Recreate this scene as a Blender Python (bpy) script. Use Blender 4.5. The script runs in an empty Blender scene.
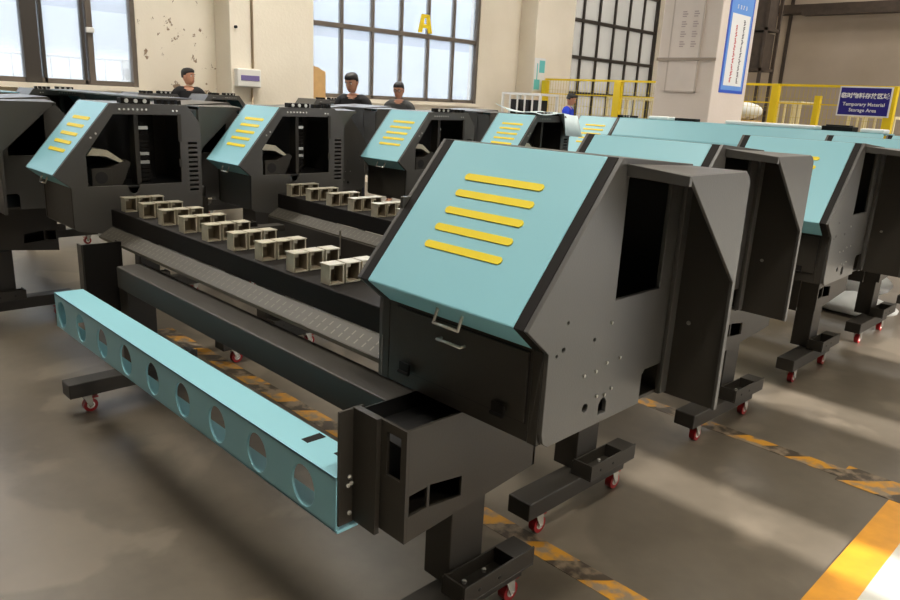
import bpy, bmesh, math, random
from mathutils import Vector, Matrix
random.seed(7)
S = bpy.context.scene
C = S.collection
PI = math.pi

# ------------------------------------------------------------------ materials
def lin(c):
    return tuple(((v/255)/12.92 if v/255 <= .04045 else ((v/255+.055)/1.055)**2.4) for v in c)
def mat(name, rgb, rough=.5, metal=0., var=0., vscale=6., bump=0., bscale=200., spec=.5, emit=None, trans=0.):
    m = bpy.data.materials.new(name); m.use_nodes = True
    nt = m.node_tree; b = nt.nodes['Principled BSDF']
    col = lin(rgb) + (1,)
    b.inputs['Base Color'].default_value = col
    b.inputs['Roughness'].default_value = rough
    b.inputs['Metallic'].default_value = metal
    b.inputs['Specular IOR Level'].default_value = spec
    if trans: b.inputs['Transmission Weight'].default_value = trans
    if emit:
        b.inputs['Emission Color'].default_value = lin(emit[0]) + (1,)
        b.inputs['Emission Strength'].default_value = emit[1]
    tc = nt.nodes.new('ShaderNodeTexCoord')
    if var:
        n = nt.nodes.new('ShaderNodeTexNoise'); n.inputs['Scale'].default_value = vscale; n.inputs['Detail'].default_value = 4
        nt.links.new(tc.outputs['Object'], n.inputs['Vector'])
        r = nt.nodes.new('ShaderNodeValToRGB')
        r.color_ramp.elements[0].position = .3; r.color_ramp.elements[1].position = .7
        r.color_ramp.elements[0].color = tuple(v*(1-var) for v in col[:3]) + (1,)
        r.color_ramp.elements[1].color = tuple(min(1, v*(1+var)) for v in col[:3]) + (1,)
        nt.links.new(n.outputs['Fac'], r.inputs['Fac']); nt.links.new(r.outputs['Color'], b.inputs['Base Color'])
    if bump:
        n2 = nt.nodes.new('ShaderNodeTexNoise'); n2.inputs['Scale'].default_value = bscale
        nt.links.new(tc.outputs['Object'], n2.inputs['Vector'])
        bp = nt.nodes.new('ShaderNodeBump'); bp.inputs['Strength'].default_value = bump; bp.inputs['Distance'].default_value = .002
        nt.links.new(n2.outputs['Fac'], bp.inputs['Height']); nt.links.new(bp.outputs['Normal'], b.inputs['Normal'])
    return m

GREY   = mat('grey_powder_coat', (76,74,71), .4, var=.05, vscale=3, bump=.15)
cg = GREY.node_tree.nodes['Principled BSDF']; cg.inputs['Coat Weight'].default_value = .08; cg.inputs['Coat Roughness'].default_value = .16
DARK   = mat('dark_powder_coat', (48,44,38), .5, var=.06, vscale=3, bump=.15)
BLACK  = mat('black_powder_coat', (24,21,19), .6, bump=.1, spec=.2)
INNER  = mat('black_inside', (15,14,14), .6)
TEAL   = mat('teal_paint', (136,192,204), .42, var=.02, vscale=2, bump=.06)
YELLOW = mat('yellow_slot', (232,208,30), .5)
STEEL  = mat('steel', (170,168,160), .3, metal=.9)
CHROME = mat('bright_steel', (225,222,214), .25, metal=.6)
ALU    = mat('raw_aluminium', (205,198,178), .38, metal=.45, var=.12, vscale=25)
INNER_SHADE = mat('bracket_inner_shade', (140,128,108), .6)  # shadow inside the brackets, put into a darker colour
APRON  = mat('apron_metal', (74,70,62), .5, metal=.1)
DASH   = mat('pale_slot_and_lip_glint', (108,103,92), .4, metal=.3)
RED    = mat('red_wheel', (150,22,26), .4)
WHITEP = mat('white_plastic', (232,230,224), .45)
FILM   = mat('pale_film', (214,233,238), .35, var=.04, vscale=10)
FOAM   = mat('white_foam', (240,242,240), .8, var=.03, vscale=8, bump=.3, bscale=60)
YFENCE = mat('yellow_rail_paint', (238,206,20), .45)
WIRE   = mat('fence_wire', (206,182,60), .5)
NAVY   = mat('navy_sign', (38,30,128), .4)
WHITE  = mat('white_paint', (238,238,238), .5)
CREAMR = mat('cream_rack_paint', (236,222,176), .5)
FRAME  = mat('window_frame_paint', (104,94,84), .55, var=.1, vscale=5)
FRAMED = mat('dark_window_frame', (62,56,50), .55)
CARD   = mat('cardboard', (206,166,110), .8, var=.06, vscale=12)
PIPE   = mat('beige_conduit', (196,172,142), .5)
BLUEP  = mat('poster_blue', (104,156,230), .5)
BLUED  = mat('poster_edge_blue', (52,92,205), .5)
REDT   = mat('red_print', (206,60,70), .6)
INKT   = mat('dark_print', (90,88,96), .6)
PURPLE = mat('purple_cover', (118,104,160), .3)
TEALS  = mat('turquoise_print', (110,205,205), .5)
RUST   = mat('old_steel', (70,58,48), .6, var=.2, vscale=9)
SKIN   = mat('skin', (205,150,122), .55)
HAIR   = mat('black_hair', (24,20,20), .5, bump=.6, bscale=120)
CLOTHK = mat('black_cloth', (30,29,32), .9, bump=.4, bscale=90)
CLOTHG = mat('charcoal_cloth', (66,66,66), .9, bump=.4, bscale=90)
CLOTHB = mat('blue_cloth', (36,66,205), .9, bump=.4, bscale=90)
CLOTHN = mat('navy_cloth', (34,38,56), .9)
EYEW   = mat('eye_white', (225,222,215), .4)
EYEB   = mat('eye_dark', (30,22,18), .3)
LIP    = mat('lip', (170,96,88), .5)
GLASSF = mat('spectacle_frame', (30,26,26), .3)

def wall_mat(name, rgb, chips=0., stain=.1):
    m = bpy.data.materials.new(name); m.use_nodes = True; nt = m.node_tree; b = nt.nodes['Principled BSDF']
    b.inputs['Roughness'].default_value = .85
    tc = nt.nodes.new('ShaderNodeTexCoord')
    n = nt.nodes.new('ShaderNodeTexNoise'); n.inputs['Scale'].default_value = 1.3; n.inputs['Detail'].default_value = 6
    nt.links.new(tc.outputs['Object'], n.inputs['Vector'])
    r = nt.nodes.new('ShaderNodeValToRGB'); c = lin(rgb)
    r.color_ramp.elements[0].position = .3; r.color_ramp.elements[1].position = .7
    r.color_ramp.elements[0].color = (c[0]*(1-stain), c[1]*(1-stain*1.1), c[2]*(1-stain*1.35), 1); r.color_ramp.elements[1].color = c + (1,)
    nt.links.new(n.outputs['Fac'], r.inputs['Fac'])
    out = r.outputs['Color']
    if chips:
        n2 = nt.nodes.new('ShaderNodeTexNoise'); n2.inputs['Scale'].default_value = 5.5; n2.inputs['Detail'].default_value = 5; n2.inputs['Roughness'].default_value = .7
        nt.links.new(tc.outputs['Object'], n2.inputs['Vector'])
        r2 = nt.nodes.new('ShaderNodeValToRGB'); r2.color_ramp.elements[0].position = chips; r2.color_ramp.elements[1].position = chips+.02
        r2.color_ramp.elements[0].color = (0,0,0,1); r2.color_ramp.elements[1].color = (1,1,1,1)
        nt.links.new(n2.outputs['Fac'], r2.inputs['Fac'])
        mx = nt.nodes.new('ShaderNodeMix'); mx.data_type = 'RGBA'
        nt.links.new(r2.outputs['Color'], mx.inputs['Factor']); nt.links.new(out, mx.inputs['A'])
        mx.inputs['B'].default_value = lin((150,128,104)) + (1,)
        out = mx.outputs['Result']
    nt.links.new(out, b.inputs['Base Color'])
    bp = nt.nodes.new('ShaderNodeBump'); bp.inputs['Strength'].default_value = .25; bp.inputs['Distance'].default_value = .01
    n3 = nt.nodes.new('ShaderNodeTexNoise'); n3.inputs['Scale'].default_value = 30; nt.links.new(tc.outputs['Object'], n3.inputs['Vector'])
    nt.links.new(n3.outputs['Fac'], bp.inputs['Height']); nt.links.new(bp.outputs['Normal'], b.inputs['Normal'])
    return m
WALL  = wall_mat('cream_plaster', (244,235,218), chips=0, stain=.08)
WALLC = wall_mat('chipped_cream_plaster', (244,235,218), chips=.615, stain=.1)
WALLB = wall_mat('grey_brown_plaster', (196,180,162), stain=.12)
PILLW = wall_mat('white_pillar_plaster', (226,214,204), stain=.06)
CEIL  = wall_mat('ceiling_paint', (205,200,190), stain=.1)

def floor_mat(name, rgb, rgb2, rough):
    m = bpy.data.materials.new(name); m.use_nodes = True; nt = m.node_tree; b = nt.nodes['Principled BSDF']
    tc = nt.nodes.new('ShaderNodeTexCoord')
    n = nt.nodes.new('ShaderNodeTexNoise'); n.inputs['Scale'].default_value = 1.1; n.inputs['Detail'].default_value = 7; n.inputs['Roughness'].default_value = .6
    nt.links.new(tc.outputs['Object'], n.inputs['Vector'])
    r = nt.nodes.new('ShaderNodeValToRGB'); r.color_ramp.elements[0].position = .36; r.color_ramp.elements[1].position = .64
    r.color_ramp.elements[0].color = lin(rgb2) + (1,); r.color_ramp.elements[1].color = lin(rgb) + (1,)
    nt.links.new(n.outputs['Fac'], r.inputs['Fac'])
    n2 = nt.nodes.new('ShaderNodeTexNoise'); n2.inputs['Scale'].default_value = 14; n2.inputs['Detail'].default_value = 5
    nt.links.new(tc.outputs['Object'], n2.inputs['Vector'])
    mx = nt.nodes.new('ShaderNodeMix'); mx.data_type = 'RGBA'; mx.blend_type = 'MULTIPLY'; mx.inputs['Factor'].default_value = .25
    nt.links.new(r.outputs['Color'], mx.inputs['A']); nt.links.new(n2.outputs['Fac'], mx.inputs['B'])
    nt.links.new(mx.outputs['Result'], b.inputs['Base Color'])
    n4 = nt.nodes.new('ShaderNodeTexNoise'); n4.inputs['Scale'].default_value = 1.9; n4.inputs['Detail'].default_value = 6; n4.inputs['Roughness'].default_value = .45; n4.inputs['Distortion'].default_value = .4
    nt.links.new(tc.outputs['Object'], n4.inputs['Vector'])
    r4 = nt.nodes.new('ShaderNodeValToRGB'); r4.color_ramp.elements[0].position = .55; r4.color_ramp.elements[1].position = .60
    r4.color_ramp.elements[0].color = (0,0,0,1); r4.color_ramp.elements[1].color = (.4,.4,.4,1)
    nt.links.new(n4.outputs['Fac'], r4.inputs['Fac'])
    m4 = nt.nodes.new('ShaderNodeMix'); m4.data_type = 'RGBA'; nt.links.new(r4.outputs['Color'], m4.inputs['Factor'])
    nt.links.new(mx.outputs['Result'], m4.inputs['A']); m4.inputs['B'].default_value = tuple(min(1,v*1.45) for v in lin(rgb)) + (1,)
    nt.links.new(m4.outputs['Result'], b.inputs['Base Color'])
    mr = nt.nodes.new('ShaderNodeMapRange'); mr.inputs['To Min'].default_value = rough; mr.inputs['To Max'].default_value = rough+.12
    nt.links.new(n.outputs['Fac'], mr.inputs['Value']); nt.links.new(mr.outputs['Result'], b.inputs['Roughness'])
    return m
FLOOR  = floor_mat('worn_epoxy_floor', (112,103,90), (92,84,72), .27)
FLOOR2 = floor_mat('pale_epoxy_floor', (214,212,204), (198,198,188), .28)

def tape_mat():
    m = bpy.data.materials.new('hazard_stripes'); m.use_nodes = True; nt = m.node_tree; b = nt.nodes['Principled BSDF']
    b.inputs['Roughness'].default_value = .5
    tc = nt.nodes.new('ShaderNodeTexCoord'); mp = nt.nodes.new('ShaderNodeMapping'); mp.inputs['Rotation'].default_value = (0,0,math.radians(40))
    nt.links.new(tc.outputs['Object'], mp.inputs['Vector'])
    w = nt.nodes.new('ShaderNodeTexWave'); w.inputs['Scale'].default_value = 1.5; w.inputs['Distortion'].default_value = .6; w.inputs['Detail Scale'].default_value = 3
    nt.links.new(mp.outputs['Vector'], w.inputs['Vector'])
    r = nt.nodes.new('ShaderNodeValToRGB'); r.color_ramp.interpolation = 'LINEAR'
    r.color_ramp.elements[0].position = .45; r.color_ramp.elements[0].color = lin((64,54,42)) + (1,)
    r.color_ramp.elements[1].position = .52; r.color_ramp.elements[1].color = lin((186,132,36)) + (1,)
    nt.links.new(w.outputs['Fac'], r.inputs['Fac'])
    n = nt.nodes.new('ShaderNodeTexNoise'); n.inputs['Scale'].default_value = 16; n.inputs['Detail'].default_value = 5
    nt.links.new(tc.outputs['Object'], n.inputs['Vector'])
    r2 = nt.nodes.new('ShaderNodeValToRGB'); r2.color_ramp.elements[0].position = .46; r2.color_ramp.elements[1].position = .6
    nt.links.new(n.outputs['Fac'], r2.inputs['Fac'])
    mx = nt.nodes.new('ShaderNodeMix'); mx.data_type = 'RGBA'
    nt.links.new(r2.outputs['Color'], mx.inputs['Factor']); nt.links.new(r.outputs['Color'], mx.inputs['A']); mx.inputs['B'].default_value = lin((128,112,92)) + (1,)
    nt.links.new(mx.outputs['Result'], b.inputs['Base Color'])
    return m
TAPE = tape_mat()
YLINE = mat('worn_yellow_line', (206,142,34), .42, var=.16, vscale=9)

def pane_mat(name, tint, frost):
    m = bpy.data.materials.new(name); m.use_nodes = True; nt = m.node_tree
    for n in list(nt.nodes):
        if n.type != 'OUTPUT_MATERIAL': nt.nodes.remove(n)
    o = [n for n in nt.nodes if n.type == 'OUTPUT_MATERIAL'][0]
    t = nt.nodes.new('ShaderNodeBsdfTransparent'); t.inputs['Color'].default_value = tint + (1,)
    g = nt.nodes.new('ShaderNodeBsdfGlossy'); g.inputs['Roughness'].default_value = .08
    d = nt.nodes.new('ShaderNodeBsdfTranslucent'); d.inputs['Color'].default_value = tint + (1,)
    a = nt.nodes.new('ShaderNodeMixShader'); a.inputs['Fac'].default_value = frost
    b = nt.nodes.new('ShaderNodeMixShader'); b.inputs['Fac'].default_value = .06
    nt.links.new(t.outputs[0], a.inputs[1]); nt.links.new(d.outputs[0], a.inputs[2])
    nt.links.new(a.outputs[0], b.inputs[1]); nt.links.new(g.outputs[0], b.inputs[2]); nt.links.new(b.outputs[0], o.inputs[0])
    return m
PANE  = pane_mat('clear_pane', (.94,.96,.98), .25)
PANED = pane_mat('dusty_pane', (.56,.52,.46), .75)

# ------------------------------------------------------------------ mesh builder
class MB:
    def __init__(s): s.v = []; s.f = []; s.m = []; s.mats = []
    def mi(s, m):
        if m not in s.mats: s.mats.append(m)
        return s.mats.index(m)
    def add(s, vs, fs, m):
        o = len(s.v); k = s.mi(m); s.v += [tuple(v) for v in vs]
        for f in fs: s.f.append([i+o for i in f]); s.m.append(k)
    def box(s, a, b, m, M=None):
        x0,y0,z0 = a; x1,y1,z1 = b
        vs = [Vector(p) for p in ((x0,y0,z0),(x1,y0,z0),(x1,y1,z0),(x0,y1,z0),(x0,y0,z1),(x1,y0,z1),(x1,y1,z1),(x0,y1,z1))]
        if M: vs = [M @ v for v in vs]
        s.add(vs, [(0,3,2,1),(4,5,6,7),(0,1,5,4),(1,2,6,5),(2,3,7,6),(3,0,4,7)], m); return s
    def prism(s, prof, x0, x1, m):               # profile in (y,z) swept along x
        n = len(prof)
        vs = [(x0,y,z) for y,z in prof] + [(x1,y,z) for y,z in prof]
        fs = [tuple(range(n))[::-1], tuple(range(n,2*n))] + [(i,(i+1)%n,(i+1)%n+n,i+n) for i in range(n)]
        s.add(vs, fs, m); return s
    def strip(s, pts, t, x0, x1, m):             # a folded sheet: open polyline in (y,z) thickened by t, swept along x
        n = len(pts); off = []
        for i in range(n):
            d = Vector((0,0))
            if i > 0: d += (Vector(pts[i])-Vector(pts[i-1])).normalized()
            if i < n-1: d += (Vector(pts[i+1])-Vector(pts[i])).normalized()
            d.normalize(); off.append((pts[i][0]-d.y*t, pts[i][1]+d.x*t))
        s.prism(list(pts)+off[::-1], x0, x1, m); return s
    def cyl(s, p0, p1, r, m, n=16, r1=None):
        p0 = Vector(p0); p1 = Vector(p1); r1 = r if r1 is None else r1
        d = (p1-p0).normalized(); u = d.orthogonal().normalized(); w = d.cross(u)
        vs = [p0+(u*math.cos(2*PI*i/n)+w*math.sin(2*PI*i/n))*r for i in range(n)] + [p1+(u*math.cos(2*PI*i/n)+w*math.sin(2*PI*i/n))*r1 for i in range(n)]
        s.add(vs, [tuple(range(n))[::-1], tuple(range(n,2*n))] + [(i,(i+1)%n,(i+1)%n+n,i+n) for i in range(n)], m); return s
    def tube(s, pts, r, m, n=8):
        for a,b in zip(pts[:-1], pts[1:]): s.cyl(a, b, r, m, n)
        for p in pts[1:-1]: s.ball(p, r, m, 8, 5)
        return s
    def ball(s, c, r, m, n=12, k=8, sc=(1,1,1)):
        c = Vector(c); vs = [c+Vector((0,0,r*sc[2]))]; fs = []
        for j in range(1,k):
            t = PI*j/k
            for i in range(n):
                a = 2*PI*i/n; vs.append(c+Vector((r*sc[0]*math.sin(t)*math.cos(a), r*sc[1]*math.sin(t)*math.sin(a), r*sc[2]*math.cos(t))))
        vs.append(c-Vector((0,0,r*sc[2])))
        for i in range(n): fs.append((0,1+i,1+(i+1)%n)); fs.append((len(vs)-1,1+(k-2)*n+(i+1)%n,1+(k-2)*n+i))
        for j in range(k-2):
            for i in range(n): fs.append((1+j*n+i,1+(j+1)*n+i,1+(j+1)*n+(i+1)%n,1+j*n+(i+1)%n))
        s.add(vs, fs, m); return s
    def plate(s, outline, holes, t, fn, m):      # flat sheet with openings; fn maps (u,v,w) to space, w runs through the thickness
        cu = bpy.data.curves.new('tmp', 'CURVE'); cu.dimensions = '2D'; cu.fill_mode = 'BOTH'; cu.extrude = t/2
        for loop in [outline]+list(holes):
            sp = cu.splines.new('POLY'); sp.points.add(len(loop)-1); sp.use_cyclic_u = True
            for p,(u,v) in zip(sp.points, loop): p.co = (u,v,0,1)
        o = bpy.data.objects.new('tmp', cu); C.objects.link(o)
        dg = bpy.context.evaluated_depsgraph_get()
        me = bpy.data.meshes.new_from_object(o.evaluated_get(dg))
        s.add([fn(*v.co) for v in me.vertices], [tuple(p.vertices) for p in me.polygons], m)
        bpy.data.objects.remove(o); bpy.data.curves.remove(cu); bpy.data.meshes.remove(me); return s
    def build(s, name, parent=None, bevel=0, smooth=False, loc=None):
        me = bpy.data.meshes.new(name); me.from_pydata(s.v, [], s.f)
        for m in s.mats: me.materials.append(m)
        me.polygons.foreach_set('material_index', s.m)
        bm = bmesh.new(); bm.from_mesh(me); bmesh.ops.remove_doubles(bm, verts=bm.verts, dist=1e-5)
        bmesh.ops.recalc_face_normals(bm, faces=bm.faces); bm.to_mesh(me); bm.free()
        if smooth:
            for p in me.polygons: p.use_smooth = True
        o = bpy.data.objects.new(name, me); C.objects.link(o)
        if parent: o.parent = parent
        if loc: o.location = loc
        if bevel:
            b = o.modifiers.new('bevel','BEVEL'); b.width = bevel; b.segments = 2; b.limit_method = 'ANGLE'; b.angle_limit = math.radians(40)
        return o
def circle(u, v, r, n=24, rv=None):
    rv = r if rv is None else rv
    return [(u+r*math.cos(2*PI*i/n), v+rv*math.sin(2*PI*i/n)) for i in range(n)]
def rect(u0,v0,u1,v1): return [(u0,v0),(u1,v0),(u1,v1),(u0,v1)]
YZ = lambda x: (lambda u,v,w: (x+w,u,v))
XZ = lambda y: (lambda u,v,w: (u,y+w,v))

def tag(o, label, cat, group=None):
    o['label'] = label; o['category'] = cat
    if group: o['group'] = group
    return o
def thing(name, label, cat, loc=(0,0,0), rz=0, group=None):
    o = bpy.data.objects.new(name, None); C.objects.link(o); o.location = loc; o.rotation_euler = (0,0,rz)
    o.empty_display_size = .1
    return tag(o, label, cat, group)
def struct(mb, name, **k):
    o = mb.build(name, **k); o['kind'] = 'structure'; return o
def copy_tree(o, parent=None, top=True):
    c = o.copy(); C.objects.link(c)
    if parent: c.parent = parent
    for ch in list(o.children): copy_tree(ch, c)
    return c

# ------------------------------------------------------------------ printer
T = (-.354,1.346); N = (-.636,1.004); B = (-.559,.94); D = (-.559,.722)
dT = Vector((N[0]-T[0], N[1]-T[1])); LID = dT.length; dU = dT.normalized(); nU = Vector((dU.y, -dU.x))   # outward: up and to the front
if nU.y < 0: nU = -nU
def lid_pt(x, t, h=0.):
    p = Vector(T) + dT*t + nU*h; return (x, p.x, p.y)

def make_lid(root, x0, x1, sx0, sx1, h_x):
    m = MB()
    m.strip([T, N, B], .016, x0, x1, TEAL)
    lid = m.build('lid', root, bevel=.004)
    lid['label'] = 'sloping teal lid with five yellow slots'
    for t in (.238,.348,.464,.577,.69):
        s = MB(); r = .013/LID
        outl = [(sx0+.006,-.0095),(sx1-.006,-.0095),(sx1,-.004),(sx1,.004),(sx1-.006,.0095),(sx0+.006,.0095),(sx0,.004),(sx0,-.004)]
        vs = [lid_pt(u, t+v/LID, -.001) for u,v in outl] + [lid_pt(u, t+v/LID, .0025) for u,v in outl]
        n = len(outl)
        s.add(vs, [tuple(range(n))[::-1], tuple(range(n,2*n))]+[(i,(i+1)%n,(i+1)%n+n,i+n) for i in range(n)], YELLOW)
        o = s.build('slot', lid); o['label'] = 'yellow slot'
    # wire handle on the lower lip
    p = lambda x,d: (x, N[0]+(B[0]-N[0])*.35-d*.35, N[1]+(B[1]-N[1])*.35-d*.93)
    h = MB().tube([p(h_x-.04,-.004), p(h_x-.04,.035), p(h_x+.04,.035), p(h_x+.04,-.004)], .004, CHROME)
    h.build('handle', lid, smooth=True)['label'] = 'bright steel wire handle'
    return lid
def bolts(m, pts, x, mat_, r=.005, sgn=1):
    for y,z in pts: m.cyl((x,y,z),(x+.004*sgn,y,z), r, mat_, 8)

def make_printer(label, group, LX, stand_off):
    """origin: floor point under the front of the large end cabinet's outer side (x to the right end, y to the back)"""
    root = thing('printer', label, 'printer', group=group)
    W = .56; st = .04
    # --- large end cabinet
    m = MB()
    outline = [T,N,B,(-.559,.755),(-.553,.732),(-.535,.718),(-.16,.722),(-.16,.80),(-.148,.812),(-.062,.812),(-.062,.722),(-.04,.722),(-.04,1.325)]
    opening = [(-.322,1.022),(-.126,1.022),(-.126,1.312),(-.322,1.312)]
    arch = [(-.345,.742),(-.313,.742),(-.313,.768),(-.32,.778),(-.329,.782),(-.338,.778),(-.345,.768)]
    holes = [opening, circle(-.402,.775,.011,14), arch, circle(-.589+.09,1.0,.004,8), circle(-.391,.94,.005,8), circle(-.507,.94,.006,8), circle(-.53,.93,.004,8)]
    m.plate(outline, holes, .012, YZ(-.006), GREY)
    m.plate([T,N,B,(-.559,.722),(-.04,.722),(-.04,1.325)], [rect(-.5,.86,-.06,1.2)], .012, YZ(-W+.006), GREY)
    front = [T,N,B,D]
    m.strip([T,N,B], .010, -st, -.0125, BLACK); m.strip([T,N,B], .010, -W+.0125, -W+st, BLACK)
    m.strip([B,D], .010, -st, -.0125, DARK); m.strip([B,D], .010, -W+.0125, -W+st, DARK)
    m.prism([(-.354,1.336),(-.354,1.3455),(-.0405,1.3245),(-.0405,1.315)], -W+.0125, -.0125, GREY)
    m.box((-W+.0125,-.05,.733),(-.0125,-.0405,1.314), DARK)
    m.box((-W+.0125,-.547,.722),(-.0125,-.04,.732), DARK)
    m.box((-W+st+.001,-.5585,.7225),(-st-.001,-.5475,.945), DARK)           # front sheet behind the door
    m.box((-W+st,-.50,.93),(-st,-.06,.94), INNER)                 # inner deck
    bolts(m, [(-.329,.97),(-.276,.873),(-.331,.872),(-.373,.86),(-.327,.79),(-.36,.795),(-.30,.80),(-.42,.86)], 0, STEEL, .0045)
    m.build('end_cabinet', root, bevel=.002)['label'] = 'large dark grey cabinet at the wide end'
    make_lid(root, -W+st, -st, -.404, -.157, -.25)
    d = MB().plate(rect(-.485,.768,-.05,.932), [], .005, XZ(-.5618), DARK)
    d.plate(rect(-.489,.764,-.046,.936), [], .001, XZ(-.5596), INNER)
    door = d.build('door', root, bevel=.001)
    for hx in (-.438,-.117):
        MB().box((hx-.02,-.577,.765),(hx+.02,-.5722,.795), BLACK).cyl((hx-.02,-.578,.768),(hx+.02,-.578,.768),.005,BLACK,10).build('hinge', door, bevel=.002)
    MB().tube([(-.318,-.563,.893),(-.318,-.58,.893),(-.24,-.58,.893),(-.24,-.563,.893)], .004, CHROME).build('handle', door, smooth=True)['label'] = 'bright steel bar handle'
    # --- side shroud
    m = MB()
    pts = [(-.337,1.322)]+[(-.08+.035*math.sin(a),1.287+.035*math.cos(a)) for a in [PI/2*i/6 for i in range(7)]]+[(-.034,.724),(-.05,.724),(-.056,1.06)]
    m.plate(pts, [], .008, YZ(.146), GREY)
    m.add([(.001,-.337,1.306),(.1495,-.337,1.3),(.1495,-.325,1.3),(.001,-.325,1.306),(.001,-.337,1.333),(.1495,-.337,1.3215),(.1495,-.325,1.3215),(.001,-.325,1.333)], [(0,3,2,1),(4,5,6,7),(0,1,5,4),(1,2,6,5),(2,3,7,6),(3,0,4,7)], GREY)
    m.add([(.001,-.324,1.326),(.1415,-.324,1.316),(.1415,-.05,1.316),(.001,-.05,1.315),(.001,-.324,1.3325),(.1415,-.324,1.3222),(.1415,-.05,1.3222),(.001,-.05,1.3215)], [(0,3,2,1),(4,5,6,7),(0,1,5,4),(1,2,6,5),(2,3,7,6),(3,0,4,7)], GREY)
    m.box((.001,-.046,.724),(.145,-.036,1.30), DARK)
    m.box((.001,-.075,.73),(.012,-.036,1.3), GREY)
    m.cyl((.05,-.05,.93),(.05,-.046,.93),.006,STEEL,8)
    m.build('side_shroud', root, bevel=.0015)
    # --- small end cabinet
    X = -LX; wl = .436; sb = .018
    m = MB()
    out2 = [T,N,B,(-.559,.745),(-.545,.73),(-.385,.70),(.08,.70),(.10,.715),(.108,1.25),(.035,1.346)]
    arcn = [(-.262+.03*math.cos(a), .945+.045*math.sin(a)) for a in [PI+PI*i/8 for i in range(9)]]
    win = [(-.482,.945)] + arcn + [(-.009,.947),(-.009,1.293),(-.342,1.292),(-.482,1.10)]
    vents = [rect(.035,.90+i*.0245,.084,.911+i*.0245) for i in range(11)]
    m.plate(out2, [win]+vents, .01, YZ(X-.005), GREY)
    m.plate(out2, [rect(-.25,.95,-.225,1.14)], .01, YZ(X-wl+.005), GREY)
    m.strip([T,N,B,(-.559,.745)], .008, X-sb, X-.0105, BLACK); m.strip([T,N,B,(-.559,.745)], .008, X-wl+.0105, X-wl+sb, BLACK)
    m.box((X-wl+.0105,-.354,1.336),(X-.0105,.034,1.3455), GREY)
    m.strip([(.035,1.346),(.108,1.25),(.10,.715)], -.008, X-wl+.0105, X-.0105, GREY)
    m.box((X-wl+.0105,-.38,.7005),(X-.0105,.09,.712), DARK)
    m.strip([(-.556,.742),(-.545,.731),(-.385,.7015)], .008, X-wl+.0105, X-.0105, DARK)
    m.box((X-wl+sb+.001,-.5585,.745),(X-sb-.001,-.547,.945), DARK)
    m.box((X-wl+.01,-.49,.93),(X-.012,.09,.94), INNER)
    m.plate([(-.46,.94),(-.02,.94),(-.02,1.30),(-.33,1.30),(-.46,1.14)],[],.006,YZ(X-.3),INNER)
    bolts(m, [(-.31+.022*i,1.318) for i in range(7)], X, CHROME, .006); bolts(m, [(-.455,1.18),(-.43,1.20),(-.02,1.315),(-.04,1.315)], X, CHROME, .006)
    m.box((X,-.02,1.16),(X+.006,0,1.30), DARK); m.box((X,-.02,1.03),(X+.005,-.004,1.07), DARK)
    m.build('end_cabinet', root, bevel=.0015)['label'] = 'narrow cabinet with a window cut in its inner side'
    make_lid(root, X-wl+.004, X-sb, X-.317, X-.09, X-.22)
    # connector block on its top edge
    m = MB().box((X-.05,-.30,1.3465),(X+.004,-.155,1.372), BLACK)
    for i in range(3): m.cyl((X+.004,-.275+.045*i,1.359),(X+.009,-.275+.045*i,1.359),.011,STEEL,10)
    m.build('connector_block', root, bevel=.002)
    m = MB()
    for i in range(4): m.box((X-.06,-.11+.035*i,1.346),(X-.02,-.09+.035*i,1.368), BLACK)
    m.build('cable_clip', root)
    # insides seen through the window
    m = MB().prism([(-.43,.942),(-.30,.942),(-.25,1.05),(-.27,1.065),(-.43,1.0)], X-.26, X-.05, DARK)
    m.prism([(-.46,1.09),(-.43,1.125),(-.36,1.115),(-.27,1.05),(-.275,1.04),(-.37,1.085)], X-.24, X-.06, ALU)
    m.box((X-.05,-.455,.942),(X-.02,-.36,1.03), DARK); m.cyl((X-.02,-.41,.985),(X-.018,-.41,.985),.03,INNER,16)
    m.build('capping_station', root, bevel=.003)
    MB().box((X-.12,-.225,.942),(X-.05,-.20,1.30), DARK).build('post', root, bevel=.003)
    m = MB()
    for i in range(13): m.box((X-.16,-.175,.95+.022*i),(X-.12,-.125,.966+.022*i), STEEL if i in (4,6,12) else BLACK)
    m.box((X-.15,-.165,.942),(X-.13,-.135,1.25), BLACK)
    m.build('cable_chain', root)
    # --- bed between the cabinets
    m = MB()
    m.prism([(-.385,.745),(-.385,.83),(-.10,.83),(-.10,.745)], X+.001, -W-.001, BLACK)
    m.box((X+.01,-.11,.70),(-W-.01,-.09,.75), DARK)
    m.build('platen', root, bevel=.004)
    m = MB()
    m.strip([(-.384,.742),(-.45,.703),(-.445,.694)], .004, X+.002, -W-.002, APRON)
    k = int((LX-W)/.04)
    for i in range(k):
        x = X+.03+i*.04
        for t in (.25,.6):
            y = -.384-.066*t; z = .742-.039*t
            dx = .008
            m.add([(x,y,z+.0012),(x+.006,y,z+.0012),(x+.006,y-.016,z-.0083),(x,y-.016,z-.0083)], [(0,1,2,3)], DASH)
    m.box((X+.003,-.453,.690),(-W-.003,-.4505,.7025), DASH)  # paler strip painting a bright reflection along the apron's lower lip
    m.build('apron', root)['label'] = 'perforated metal guide under the bed'
    # --- support arms that carry the body on its stand
    sx, sy = stand_off
    for a in (-.53, X+.06):
        MB().box((a,-.40,.66),(a+.08,.53+sy,.695), DARK).build('support_arm', root, bevel=.003)
    make_stand(root, sx, sy)
    return root

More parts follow.
